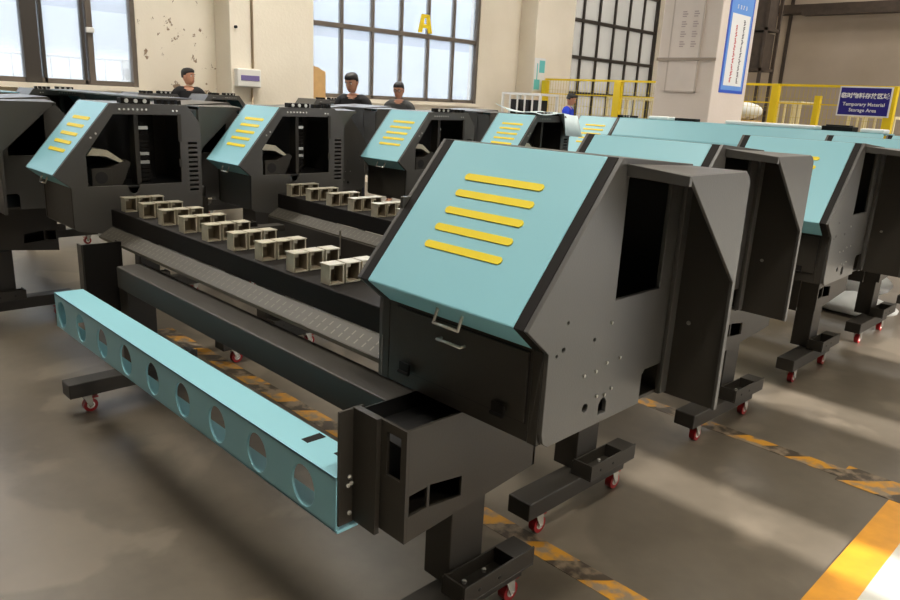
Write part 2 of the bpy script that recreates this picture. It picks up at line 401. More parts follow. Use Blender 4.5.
def make_caster(m, x, y, yaw=0.):
    r = .031
    m.box((x-.024,y-.02,.078),(x+.024,y+.02,.0835), CHROME)
    m.cyl((x-.013,y+.015,r),(x+.013,y+.015,r), r, RED, 18); m.cyl((x-.0145,y+.015,r),(x+.0145,y+.015,r), .017, WHITEP, 14)
    for s in (-1,1):
        vs = [(x+s*.018,y-.016,.078),(x+s*.018,y+.02,.078),(x+s*.018,y+.025,r),(x+s*.018,y+.008,r-.008)]
        m.add(vs+[(a+.003*s,b,c) for a,b,c in vs], [(0,1,2,3),(7,6,5,4),(0,4,5,1),(1,5,6,2),(2,6,7,3),(3,7,4,0)], CHROME)
    m.cyl((x-.022,y+.015,r),(x+.022,y+.015,r), .005, CHROME, 8)
    m.box((x-.012,y+.02,.062),(x+.012,y+.05,.068), RED)

def make_stand(root, sx, sy):
    for side in (0,1):
        ox = sx - (2.11 if side else 0); oy = sy
        MB().box((-.59+ox-.05*side,.33+oy,.15),(-.49+ox-.05*side,.46+oy,.44 if not side else .55), DARK).build('column', root, bevel=.003)
        f = MB().box((-.54+ox,.015+oy,.0835),(-.445+ox,.60+oy,.15), DARK)
        foot = f.build('foot', root, bevel=.004)
        for cy in (.09,.56):
            c = MB(); make_caster(c, -.475+ox, cy+oy); o = c.build('caster', foot); o['label'] = 'small caster with a red wheel'
        t = MB()
        x0,x1,y0,y1,z0,z1 = -.488+ox,-.40+ox,.30+oy,.59+oy,.151,.212
        t.box((x0,y0,z0),(x1,y1,z0+.006), DARK); t.box((x0,y0,z0+.0062),(x0+.006,y1-.0062,z1-.01), DARK); t.box((x1-.006,y0,z0+.0062),(x1,y1,z1), DARK)
        t.box((x0+.0065,y0,z0+.0065),(x1-.0065,y0+.006,z1), DARK); t.box((x0+.007,y1-.085,z0+.007),(x1-.007,y1-.0005,z1-.004), DARK); t.box((x0,y1-.006,z0),(x1-.0065,y1,z1-.01), DARK)
        for yy in (.37,.45): t.cyl((x0+.02,yy+oy,z0+.006),(x0+.02,yy+oy,z0+.016),.007,CHROME,8)
        for yy in (.36,.44): t.cyl((x1-.002,yy+oy,z0+.03),(x1+.0015,yy+oy,z0+.03),.006,INNER,8)
        t.build('tray', root, bevel=.0015)
        # open electrics box on the column
        bx0,bx1 = (-.60+ox,-.415+ox) if not side else (-.735+ox,-.68+ox)
        b = MB()
        yf,yb = (.19 if side else .09)+oy,(.37 if side else .57)+oy
        out = [(yf,.38 if side else .43),(yb,.38 if side else .478),(yb,.72),(yf,.72)]
        h1 = [(yf+.012,.498),(yf+.07,.502),(yf+.07,.558),(yf+.012,.553)]; h2 = [(yf+.078,.50),(yf+.188,.49),(yf+.188,.545),(yf+.078,.56)]
        xs = bx1 if not side else bx0
        b.plate([(yf+.0085,.381 if side else .431)]+[(p_ if i_ else p_) for i_,p_ in enumerate(out[1:3])]+[(yf+.0085,.72)], [h1,h2] if not side else [], .008, YZ(bx1-.004), BLACK if side else DARK)  # left box's side plate is black: shade around it put into the colour
        BM = BLACK if side else DARK
        b.plate(rect(bx0,.38 if side else .43,bx1,.72), [] if side else [rect(bx1-.07,.585,bx1-.02,.696)], .008, XZ(yf+.004), DARK)
        if not side:
            b.box((bx0,yf-.014,.415),(bx1-.092,yf,.722), DARK)
            b.box((bx0+.001,yf+.009,.445),(bx0+.005,yb-.01,.712), INNER); b.box((bx0+.006,yf+.0095,.665),(bx1-.009,yb-.01,.669), INNER)  # black sheets painting the deep shade inside the open box
        b.box((bx0,yb-.008,.478),(bx1,yb,.72), DARK)
        b.add([(bx0+.001,yf+.009,.4345),(bx1-.009,yf+.009,.4345),(bx1-.009,yb-.009,.481),(bx0+.001,yb-.009,.481),(bx0+.001,yf+.009,.44),(bx1-.009,yf+.009,.44),(bx1-.009,yb-.009,.487),(bx0+.001,yb-.009,.487)],
              [(0,3,2,1),(4,5,6,7),(0,1,5,4),(1,2,6,5),(2,3,7,6),(3,0,4,7)], DARK)
        b.build('electrics_box', root)
    MB().box((-2.60+sx,.27+sy,.55),(-.66+sx,.39+sy,.65), DARK).build('crossbeam', root, bevel=.006)

G = 'dark grey printers in the near row'
M1 = make_printer('nearest assembled printer, dark grey, its big teal lid filling the centre of the photo', G, 2.90, (0,0))
M1.location = (0,0,0)
M2 = make_printer('second assembled printer, right behind the nearest one, with a bracket-covered bed of its own', G, 2.82, (.24,.14))
M2.location = (-.241,.992,0); M2.rotation_euler.z = -.024
for ch in M2.children:
    if ch.name.startswith('side_shroud'): ch.scale.x = 1.2
def more(y, x, rz, label, group, flip=False):
    o = copy_tree(M2); o.location = (x,y,0); o.rotation_euler.z = rz; o['label'] = label; o['group'] = group
    if flip: o.scale = (1,-1,1)
    return o
for nm in ('guide',):
    g = MB().plate(rect(-2.80,.50,-.58,.695), [rect(-1.69,.635,-1.60,.665)], .006, XZ(-.462), DARK); g.box((-1.70,-.452,.62),(-1.59,-.45,.68), INNER)
    g.build('guide_panel', M2)
    MB().cyl((-2.02,-.475,.60),(-2.02,-.475,.735), .005, STEEL, 8).build('pin', M2)
M3 = more(2.258,-.197,.0075,'third printer from the camera, its teal lid reaching up to the right of the centre', G)
M4 = more(3.44,-.2,0,'fourth printer from the camera, pale film draped over its narrow cabinet', G)
M5 = more(4.64,-.2,0,'farthest printer of the near row, with a long teal cover closed over its bed', G)
for o_,dy_ in ((M3,-.12),(M4,-.17),(M5,-.20)):
    for ch in o_.children:
        if ch.name.split('.')[0] in ('column','foot','tray','electrics_box','crossbeam'): ch.location.x -= .043; ch.location.y += dy_
m = MB().strip([(-.36,1.350),(-.47,1.20),(-.50,1.13),(-.56,1.06),(-.56,.96)], .012, -2.80, -.575, TEAL)
m.box((-2.80,-.36,1.338),(-.575,-.10,1.35), TEAL)
m.build('cover', M5, bevel=.003)['label'] = 'long teal cover over the bed'
GN = 'dark grey printers in the far row'
NX = -3.75
for i,(y,lab) in enumerate(((-.73,'left-edge printer of the far row, turned to face away, behind the nearest narrow cabinet'),
                (.38,'far-row printer facing away, between the two nearest narrow cabinets, below the power box'),
                (1.32,'far-row printer facing away, just below the man in the black T-shirt'),
                (2.45,'far-row printer facing away, below the man with glasses'),
                (3.95,'farthest printer of the far row, near the white racks'))):
    o = more(y, NX if i < 3 else -4.55, 0, lab, GN, flip=True)
    for ch in o.children:
        if ch.name.split('.')[0] == 'support_arm': ch.scale.y = .5
        if ch.name.split('.')[0] in ('column','foot','tray','electrics_box','crossbeam'): ch.location.y += (-.62 if i == 0 else .40)*-1 if False else (-.62 if i == 0 else -.40)
    # long cover lying closed over the bed
    if i > 1: continue
    m = MB().strip([(-.36,1.350),(-.50,1.15),(-.56,1.06),(-.56,.96)], .012, -2.80, -.575, GREY if i%2 else TEAL)
    m.box((-2.80,-.36,1.338),(-.575,-.06,1.35), GREY)
    m.build('cover', o, bevel=.003)

# ------------------------------------------------------------------ empty stand with the teal rail
ST = thing('printer_stand', 'bare printer stand without a body in front of the nearest printer, carrying a teal rail', 'stand')
make_stand(ST, .17, -.82)
m = MB()
hx = [-2.437+.2325*i for i in range(9)]
m.plate([(-2.51,.392),(-.432,.392),(-.432,.545),(-2.51,.545)], [circle(x,.462,.052,28,.058) for x in hx], .008, XZ(-.786), TEAL)
m.box((-2.51,-.79,.537),(-.432,-.672,.545), TEAL); m.box((-2.51,-.79,.392),(-.425,-.725,.400), TEAL)
m.box((-2.51,-.79,.392),(-2.502,-.68,.545), TEAL)
r = m.build('perforated_rail', ST, bevel=.006); r['label'] = 'long teal channel with nine round holes'
MB().box((-.66,-.74,.5452),(-.63,-.68,.5462), BLACK).build('slot', r); MB().box((-.54,-.72,.5452),(-.46,-.68,.5462), BLACK).build('slot', r)
m = MB().box((-.434,-.786,.41),(-.426,-.712,.72), DARK)
for yy,zz in ((-.755,.54),(-.75,.522),(-.76,.518),(-.755,.44)): m.cyl((-.426,yy,zz),(-.42,yy,zz),.006,CHROME,10)
m.build('end_plate', ST, bevel=.002)

# ------------------------------------------------------------------ aluminium brackets on the beds
def make_bracket():
    m = MB(); w,d,h,t = .052,.058,.07,.0045
    for y0,y1 in ((0,t),(d-t,d)):
        m.box((-w,y0,0),(0,y1,h), ALU)
    m.box((-w,0,0),(0,d,t), ALU); m.box((-w-.004,-.002,h-t),(.002,d+.003,h), ALU)
    m.box((-w+.001,t,t),(-.003,d-t,t+.001), INNER_SHADE); m.box((-w+.001,d-t-.001,t),(-.003,d-t,h-t), INNER_SHADE); m.box((-w+.001,t,t),(-.003,t+.001,h-t), INNER_SHADE)  # thin sheets carrying the painted shade inside the bracket
    m.box((-w,t,t),(-w+.002,d-t,h-t), INNER_SHADE)
    m.box((-.006,t,h-.016),(-.003,.020,h-t), ALU)
    return m.build('bracket', None, bevel=.0008)
proto = None
DEP = ('front','middle','rear')
ORD = ('first','second','third','fourth','fifth','sixth','seventh','eighth','ninth')
def place(x, y, rz, label, group):
    global proto
    if proto is None: o = proto = make_bracket()
    else: o = proto.copy(); C.objects.link(o)
    o.location = (x,y,.8302); o.rotation_euler.z = rz; tag(o, label, 'bracket', group)
for i in range(9):
    x = -2.772 + i*.2136
    for j in range(3):
        place(x, -.362+.068*j, random.uniform(-.03,.03), '%s aluminium box bracket of the %s row from the left on the nearest printer bed' % (DEP[j], ORD[i]), 'brackets on the nearest bed')
for i in range(6):
    x = -2.915 + i*.2106
    for j in range(3):
        place(x, .676-.005*i+.068*j, random.uniform(-.03,.03)-.02, '%s aluminium box bracket of the %s row from the left on the second printer bed' % (DEP[j], ORD[i]), 'brackets on the second bed')

# ------------------------------------------------------------------ floor and markings
m = MB(); m.box((-9.2,-8,-.1),(.304,18,0), FLOOR); struct(m, 'floor')
m = MB(); m.box((.304,-8,-.1),(9,18,0), FLOOR2); struct(m, 'floor')
for y,lab in ((.035,'yellow and black hazard tape on the floor under the empty stand'),(1.447,'yellow and black hazard tape on the floor between the second and third feet')):
    w = .045
    m = MB().box((-3.35,y-w,.0003),(.30,y+w,.0013), TAPE)
    tag(m.build('floor_tape'), lab, 'floor tape', 'hazard tapes')
tag(MB().box((.0,-.9,0),(.12,9,.001), YLINE).build('floor_line', loc=(.304,0,.0003)), 'solid yellow line painted along the aisle edge', 'floor line')
tag(MB().box((.10,1.36,.0015),(.60,1.54,.0025), TAPE).build('floor_tape'), 'patch of hazard tape crossing the yellow aisle line', 'floor tape')

# ------------------------------------------------------------------ left wall with its windows
H = 6.2
wy = [(-3.2,2.28,1.38,4.6),(4.92,8.63,1.36,4.7),(11.3,14.84,.9,4.7)]
m = MB(); xw = -9.
def wpart(y0,y1,z0,z1,mt): m.box((xw-.25,y0,z0),(xw,y1,z1), mt)
edges = [-8]+[v for a in wy for v in a[:2]]+[18.2]
for i in range(0,len(edges),2): wpart(edges[i],edges[i+1],0,H, WALLC if i == 2 else WALL)
for (a,b,s,t) in wy: wpart(a,b,0,s,WALL); wpart(a,b,t,H,WALL)
struct(m, 'wall_left')
m = MB().box((-9,3.36,0),(-8.58,4.69,H), WALL); struct(m, 'trim_1', bevel=.01)
m = MB().box((-9,9.76,0),(-8.58,10.95,H), WALL); struct(m, 'trim_2', bevel=.01)
for k,(a,b,s,t) in enumerate(wy):
    dark = k == 2; fm = FRAMED if dark else FRAME
    f = MB(); t_ = .035
    x0,x1 = -9.12,-9.04
    f.box((x0,a,s),(x1,a+.05,t),fm); f.box((x0,b-.06,s),(x1+.03,b,t),fm); f.box((x0,a,s),(x1,b,s+.06),fm); f.box((x0,a,t-.06),(x1,b,t),fm)
    if k == 0:
        f.box((x0,.965,s),(x1+.03,1.14,t),FRAMED); f.box((x0,1.17,s),(x1,1.21,t),FRAMED)
        f.box((x0,1.63,s),(x1,1.67,t),FRAMED); f.box((x0,1.69,s),(x1+.02,1.76,t),fm); f.box((x0,-1.,s),(x1,-.9,t),fm)
        f.box((x1,1.68,2.0),(x1+.05,1.77,2.06),WHITEP)
    else:
        n = 6
        for i in range(1,n):
            y = a+(b-a)*i/n; f.box((x0,y-.025,s),(x1,y+.025,t),fm)
        for z in ((2.45,3.55) if k == 1 else (1.67,2.42,3.17,3.92)): f.box((x0-.01,a,z-.035),(x1+.01,b,z+.035),fm)
    w = struct(f, 'window_%d' % (k+1), bevel=.004)
    g = MB().box((-9.085,a,s),(-9.081,b,t), PANED if dark else PANE); go = g.build('pane', w)
    MB().box((-9.02,a-.05,s-.06),(-8.93,b+.05,s), WALL).build('sill', w)
# the building across the yard and the yard itself
m = MB().box((-16,-12,-.3),(-15,22,2.75), wall_mat('pale_yard_wall', (226,232,240), stain=.05)).box((-16,-12,2.75),(-15.02,22,2.95), mat('yard_wall_band', (186,194,206), .8))
m.box((-16,-12,2.95),(-15.3,22,7.), wall_mat('yard_upper_wall', (206,216,230), stain=.08)); struct(m, 'yard_wall')
m = MB().box((-15,-12,-.3),(-9.25,22,-.12), wall_mat('yard_ground', (200,200,198), stain=.1)); struct(m, 'yard_ground')
m = MB()
for i in range(14): m.cyl((-11,-.4+.25*i,.0),(-11,-.4+.25*i,1.75),.012,STEEL,6)
m.cyl((-11,-.5,1.75),(-11,3,1.75),.02,STEEL,8); m.cyl((-11,-.5,.2),(-11,3,.2),.02,STEEL,8)
m.box((-11.05,-.45,-.12),(-10.95,-.35,1.75),STEEL).box((-11.05,2.85,-.12),(-10.95,2.95,1.75),STEEL)
tag(m.build('railing'), 'grey metal railing outside the left window', 'railing')
# back wall, right wall, ceiling, front wall
m = MB().box((-9.2,18,0),(9.2,18.25,H), WALLB); struct(m, 'wall_back')
m = MB().box((9,-8,0),(9.25,.68,H),WALLB).box((9,.68,2.33),(9.25,.93,H),WALLB).box((9,.93,0),(9.25,1.92,H),WALLB).box((9,1.92,2.36),(9.25,2.24,H),WALLB).box((9,2.24,0),(9.25,3.3,H),WALLB).box((9,3.3,2.3),(9.25,13,H),WALLB).box((9,13,0),(9.25,18.2,H),WALLB)  # unseen wall; doorway and slits added to let light streaks onto the floor
struct(m, 'wall_right')
m = MB().box((-9.2,-8.25,0),(9.2,-8,H), wall_mat('light_blocking_front_wall',(92,84,76))); struct(m, 'wall_front')  # unseen dark wall, added to block light from behind the camera
m = MB().box((-9.3,-8.3,H),(9.3,18.3,H+.2), CEIL); struct(m, 'ceiling')
m = MB().box((-9,17.6,3.85),(9,18,4.05), RUST).box((-6.6,17.2,3.75),(3,17.5,3.87), RUST).box((-7.2,17.96,0),(-7.12,18,H),RUST)
struct(m, 'trim_3')

# pillar with poster and board
P = MB().box((-4.87,8.0,0),(-4.0,9.05,H), PILLW); struct(P, 'pillar_1', bevel=.015)['label'] = 'square plastered pillar'
po = thing('poster', 'blue-bordered white poster with vertical lettering on the pillar', 'poster', (-4.0,0,0))
MB().box((.0003,8.2,1.70),(.006,8.93,3.35), BLUED).build('border', po)
MB().box((.0062,8.24,1.74),(.008,8.89,3.31), BLUEP).build('field', po)
MB().box((.0082,8.29,1.80),(.010,8.84,2.74), WHITE).build('panel', po)
def text_obj(name, body, parent, size, loc, rot, mt, align='CENTER', ext=.001, bold=0.):
    cu = bpy.data.curves.new(name, 'FONT'); cu.body = body; cu.size = size; cu.align_x = align; cu.align_y = 'CENTER'; cu.extrude = ext; cu.resolution_u = 2; cu.offset = bold
    o = bpy.data.objects.new('tmp', cu); C.objects.link(o)
    me = bpy.data.meshes.new_from_object(o.evaluated_get(bpy.context.evaluated_depsgraph_get())); bpy.data.objects.remove(o)
    me.materials.clear(); me.materials.append(mt)
    t = bpy.data.objects.new(name, me); C.objects.link(t); t.parent = parent; t.location = loc; t.rotation_euler = rot
    return t
def glyph_marks(m, y, z, s, mt):                                    # a small print mark too far away to read
    for k in range(4):
        yy = y-s*.45+random.random()*s*.25; zz = z-s*.45+k*s*.26
        m.box((.0102,yy,zz),(.011,yy+s*(.5+.3*random.random()),zz+s*.14), mt)
    m.box((.0102,y-s*.08,z-s*.45),(.011,y+s*.08,z+s*.45), mt)
for n_,y_,z_,mt_ in ((10,8.68,2.64,INKT),(9,8.47,2.56,REDT)):
    for i in range(n_): m = MB(); glyph_marks(m, y_, z_-.085*i, .078, mt_); m.build('lettering', po)
for n_,y_,z_,s_ in ((5,8.40,3.02,.07),(4,8.42,2.83,.055)):
    for i in range(n_): m = MB(); glyph_marks(m, y_+.085*i, z_, s_, WHITE); m.build('heading', po)
bo = thing('notice_board', 'faded grey notice board on the shaded side of the pillar', 'notice board', (0,8.0,0))
MB().box((-4.70,-.014,1.69),(-4.25,-.0003,3.3), mat('faded_board', (222,210,200), .6, var=.06, vscale=3)).build('panel', bo, bevel=.003)
m = MB()
for a,b in (((-4.71,-.017,1.68),(-4.69,-.0003,3.31)),((-4.26,-.017,1.68),(-4.24,-.0003,3.31)),((-4.71,-.017,1.68),(-4.24,-.0003,1.70))): m.box(a,b,bpy.data.materials.get('board_edge') or mat('board_edge',(196,182,170),.6))
m.build('frame', bo)
for c in range(2):
    for r_ in range(4):
        m = MB()
        for k in range(3): m.box((-4.56+.17*c,-.0165,2.28+.13*r_+.03*k),(-4.50+.17*c+.02*(k%2),-.0145,2.295+.13*r_+.03*k), mat('faint_ink',(186,168,164),.7) if (c+r_+k)==0 else bpy.data.materials['faint_ink'])
        m.build('lettering', bo)
m = MB().box((-4.88,7.975,2.10),(-3.99,7.985,2.14), mat('strap_grime',(160,146,132),.7))
tag(m.build('strap'), 'dirty metal strap around the pillar across the notice board', 'strap')

# power box and conduit on the left pilaster
pb = thing('power_box', 'white breaker box with a purple window on the left pilaster', 'breaker box', (-8.58,3.58,1.57))
MB().box((.0005,-.18,-.12),(.10,.18,.12), WHITEP).build('housing', pb, bevel=.015)
MB().box((.1002,-.13,-.035),(.106,.15,.035), PURPLE).build('window', pb, bevel=.004)
tag(MB().cyl((-8.56,3.68,1.70),(-8.56,3.68,6.1),.018,PIPE,10).build('conduit', smooth=True), 'thin conduit running up the pilaster from the breaker box', 'conduit')
tag(MB().cyl((-8.56,3.66,.0),(-8.56,3.66,1.44),.014,PIPE,8).build('conduit', smooth=True), 'thin conduit running down the pilaster below the breaker box', 'conduit')
tag(MB().cyl((-8.58,3.44,2.22),(-8.55,3.44,2.22),.02,INNER,10).build('wall_plug'), 'small black fixing in the pilaster above the breaker box', 'fixing')
ws = thing('wall_sign', 'narrow white and turquoise notice on the far pilaster', 'sign', (-8.58,9.93,1.95))
MB().box((.0005,-.16,-.3),(.012,.16,.32), WHITE).build('panel', ws)
MB().box((.0125,-.02,.05),(.014,.15,.28), TEALS).box((.0125,-.15,-.27),(.014,.02,-.08), TEALS).box((.0125,-.09,-.08),(.014,-.06,.22), TEALS).build('print', ws)
cb = thing('cardboard_sheet', 'brown cardboard sheet leaning at the left end of the wide window', 'cardboard', (-8.9,0,0))
MB().plate([(4.83,.0),(5.10,.0),(5.10,1.74),(5.02,1.76),(4.98,1.79),(4.83,1.82)], [], .012, YZ(.03), CARD).build('sheet', cb)
aw = MB().plate([(7.10,2.5),(7.18,2.5),(7.21,2.58),(7.31,2.58),(7.34,2.5),(7.42,2.5),(7.35,2.80),(7.17,2.80)], [[(7.22,2.64),(7.30,2.64),(7.29,2.74),(7.23,2.74)]], .02, YZ(-9.0), YFENCE)
tag(aw.build('hanging_marker'), 'yellow A-shaped marker stuck on the wide window', 'marker')

# ------------------------------------------------------------------ yellow safety fence with sign
FN = thing('safety_fence', 'yellow mesh safety fence across the far end of the hall', 'fence', (0,10.0,0))
for x,hh,w in ((-8.45,1.86,.06),(-6.78,1.87,.07),(-5.4,1.88,.055),(-3.95,1.90,.055),(-3.31,1.74,.04),(-2.33,1.90,.06)):
    MB().box((x-w,-.05,0),(x+w,.05,hh), YFENCE).build('post', FN, bevel=.005)
m = MB().box((-8.45,-.02,1.865),(-2.33,.02,1.90), YFENCE); m.build('rail', FN)
m = MB().box((-8.45,-.01,1.61),(-2.33,.01,1.627), YFENCE); m.build('rail', FN)
m = MB()
for i in range(95): m.box((-8.4+.064*i,.0,.12),(-8.3955+.064*i,.004,1.865), WIRE)
for i in range(12): m.box((-8.4,.004,.15+.14*i),(-2.35,.008,.1535+.14*i), WIRE)
m.build('wire_mesh', FN)
SG = thing('area_sign', 'navy blue sign with white bilingual lettering on the yellow fence', 'sign', (-2.66,9.93,1.68))
MB().box((-.345,-.006,-.205),(.345,.006,.205), WHITE).build('border', SG)
MB().box((-.325,-.009,-.187),(.325,-.0065,.187), NAVY).build('panel', SG)
R90 = (PI/2,0,0)
text_obj('lettering', '临时物料存放区域', SG, .079, (0,-.0105,.075), R90, WHITE, bold=.0022)
text_obj('lettering', 'Temporary Material', SG, .068, (0,-.0105,-.04), R90, WHITE, bold=.001)
text_obj('lettering', 'Storage Area', SG, .068, (0,-.0105,-.12), R90, WHITE, bold=.001)

# white racks behind the fence
def rack(x, y, w, h, d, mt, label, n):
    m = MB(); r_ = .02
    for sx in (-w/2,w/2):
        for sy in (0,d): m.box((x+sx-r_,y+sy-r_,0),(x+sx+r_,y+sy+r_,h), mt)
    for sy in (0,d):
        for z in (h-.02,.5,.1): m.box((x-w/2,y+sy-.015,z-.02),(x+w/2,y+sy+.015,z+.02), mt)
    for sx in (-w/2,w/2):
        for z in (h-.02,.1): m.box((x+sx-.015,y,z-.02),(x+sx+.015,y+d,z+.02), mt)
    o = thing('trolley_rack', label, 'rack'); m.build('frame', o)
    for i in range(1,n): MB().box((x-w/2+w*i/n-.012,y-.012,.1),(x-w/2+w*i/n+.012,y+.012,h-.02), mt).build('bar', o)
    MB().box((x-w/2,y,.11),(x+w/2,y+d,.14), mt).build('shelf', o)
rack(-3.95,10.6,.34,1.66,.7,CREAMR,'narrow cream rack frame behind the fence, right of the pillar',3)
rack(-2.75,10.7,.62,1.50,.7,CREAMR,'low cream rack frame behind the fence, under the blue sign',5)
rack(-6.95,10.7,1.0,1.62,.7,CREAMR,'cream rack frame with upright bars behind the fence post left of the pillar',5)
rack(-8.2,9.0,.9,1.60,.5,WHITEP,'white rack frame in front of the far pilaster, left of the man in blue',5)
for i,x in enumerate((-8.45,-8.2,-7.95)):
    tag(MB().box((x-.10,9.1,.142),(x+.10,9.35,1.48), INNER).build('black_crate', bevel=.01), ('left','middle','right')[i]+' black crate standing on the white rack by the far pilaster', 'crate', 'black crates in the white rack')
tag(MB().ball((-4.75,10.75,1.4755),.32,FOAM,24,14,(1,.6,.45)).build('wrapped_bundle',smooth=True), 'white wrapped bundle on a carton behind the fence beside the pillar', 'bundle')
tag(MB().box((-5.0,10.55,0),(-4.5,10.95,1.33),CARD).build('carton',bevel=.005), 'tall brown carton behind the fence beside the pillar, under the white bundle', 'carton')
# dark shelving behind the pillar
o = thing('steel_shelving', 'tall dark steel shelving behind the pillar at the back', 'shelving', (-6.2,14,0))
m = MB()
for x in (-.35,.2):
    for y in (0,.6): m.box((x-.03,y-.03,0),(x+.03,y+.03,4.4), RUST)
m.build('upright', o)
for z in (.6,1.5,2.3,3.1,3.9): MB().box((-.38,-.03,z),(.23,.63,z+.06), RUST).build('shelf', o)
for z,h in ((2.36,.7),(3.16,.7),(3.96,.5)): tag(MB().box((-6.52,14.02,z+.0005),(-6.04,14.56,z+h), RUST).build('crate'), {2.36:'dark crate on the shelf just above the fence rail, behind the pillar',3.16:'dark crate in the middle of the tall steel shelving',3.96:'dark crate on top of the tall steel shelving'}[z], 'crate', 'crates on the steel shelving')

# ------------------------------------------------------------------ loose packing on the far printers
def sheet(name, x0,x1,y0,y1,zf,mt,label,cat,nx=16,ny=14,th=.004):
    m = MB(); vs = []
    for j in range(ny+1):
        for i in range(nx+1):
            x = x0+(x1-x0)*i/nx; y = y0+(y1-y0)*j/ny; vs.append((x,y,zf(x,y,i/nx,j/ny)))
    n = len(vs); q = [(j*(nx+1)+i,j*(nx+1)+i+1,(j+1)*(nx+1)+i+1,(j+1)*(nx+1)+i) for j in range(ny) for i in range(nx)]
    m.add(vs, q, mt); o = m.build(name, smooth=True); so = o.modifiers.new('s','SOLIDIFY'); so.thickness = th; so.offset = 1
    return tag(o, label, cat)
def film_z(x,y,u,v):
    z = 1.358+.006*math.sin(9*x+14*y)+.005*math.sin(23*x-7*y)
    if u > .88 and v > .55: z -= (u-.88)*1.5
    if u < .3 and v < .35: z += .07*(1-u/.3)*(1-v/.35)
    return z
sheet('plastic_film', -3.50,-2.97,3.10,3.66,film_z,FILM,'pale blue plastic film draped over the fourth printer\'s narrow cabinet','film')
def foam(x0,x1,y,w,h,label,rz=0):
    m = MB().box((-(x1-x0)/2,-w/2,0),((x1-x0)/2,w/2,h), FOAM); o = m.build('foam_sheet', bevel=.01); o.location = ((x0+x1)/2,y,1.3505); o.rotation_euler.z = rz
    tag(o, label, 'foam sheet', 'foam sheets on the farthest printer')
foam(-2.0,-1.28,4.40,.17,.03,'long white foam sheet on the farthest teal cover, left of the black box')
foam(-2.75,-2.55,4.42,.14,.03,'short white foam piece at the left end of the farthest teal cover')
foam(-.96,-.80,4.42,.16,.03,'white foam sheet on the farthest printer, right of the black box')
tag(MB().box((-1.24,4.36,1.3505),(-1.02,4.50,1.385),BLACK).box((-1.22,4.38,1.385),(-1.05,4.48,1.395),BLACK).build('black_tray',bevel=.004), 'flat black tray lying on the farthest teal cover', 'tray')
tag(MB().box((-2.50,4.38,1.3505),(-2.3,4.47,1.375),BLACK).build('black_tray',bevel=.004), 'small black strip tray near the left end of the farthest teal cover', 'tray')
def bundle(loc, sc, label):
    m = MB().ball((0,0,sc[2]),1,FOAM,24,14,sc); o = m.build('wrapped_bundle', smooth=True); o.location = loc
    d = o.modifiers.new('d','DISPLACE'); t = bpy.data.textures.new('lumps','CLOUDS'); t.noise_scale = .12; d.texture = t; d.strength = .05; d.mid_level = .8
    tag(o, label, 'bundle', 'white bundles on the floor')
bundle((-1.07,4.95,-.01),(.42,.24,.14),'white wrapped bundle on the floor under the farthest printers at the right edge')
bundle((-.80,4.3,-.01),(.36,.2,.09),'flat white wrapped bundle on the floor between the two farthest feet')

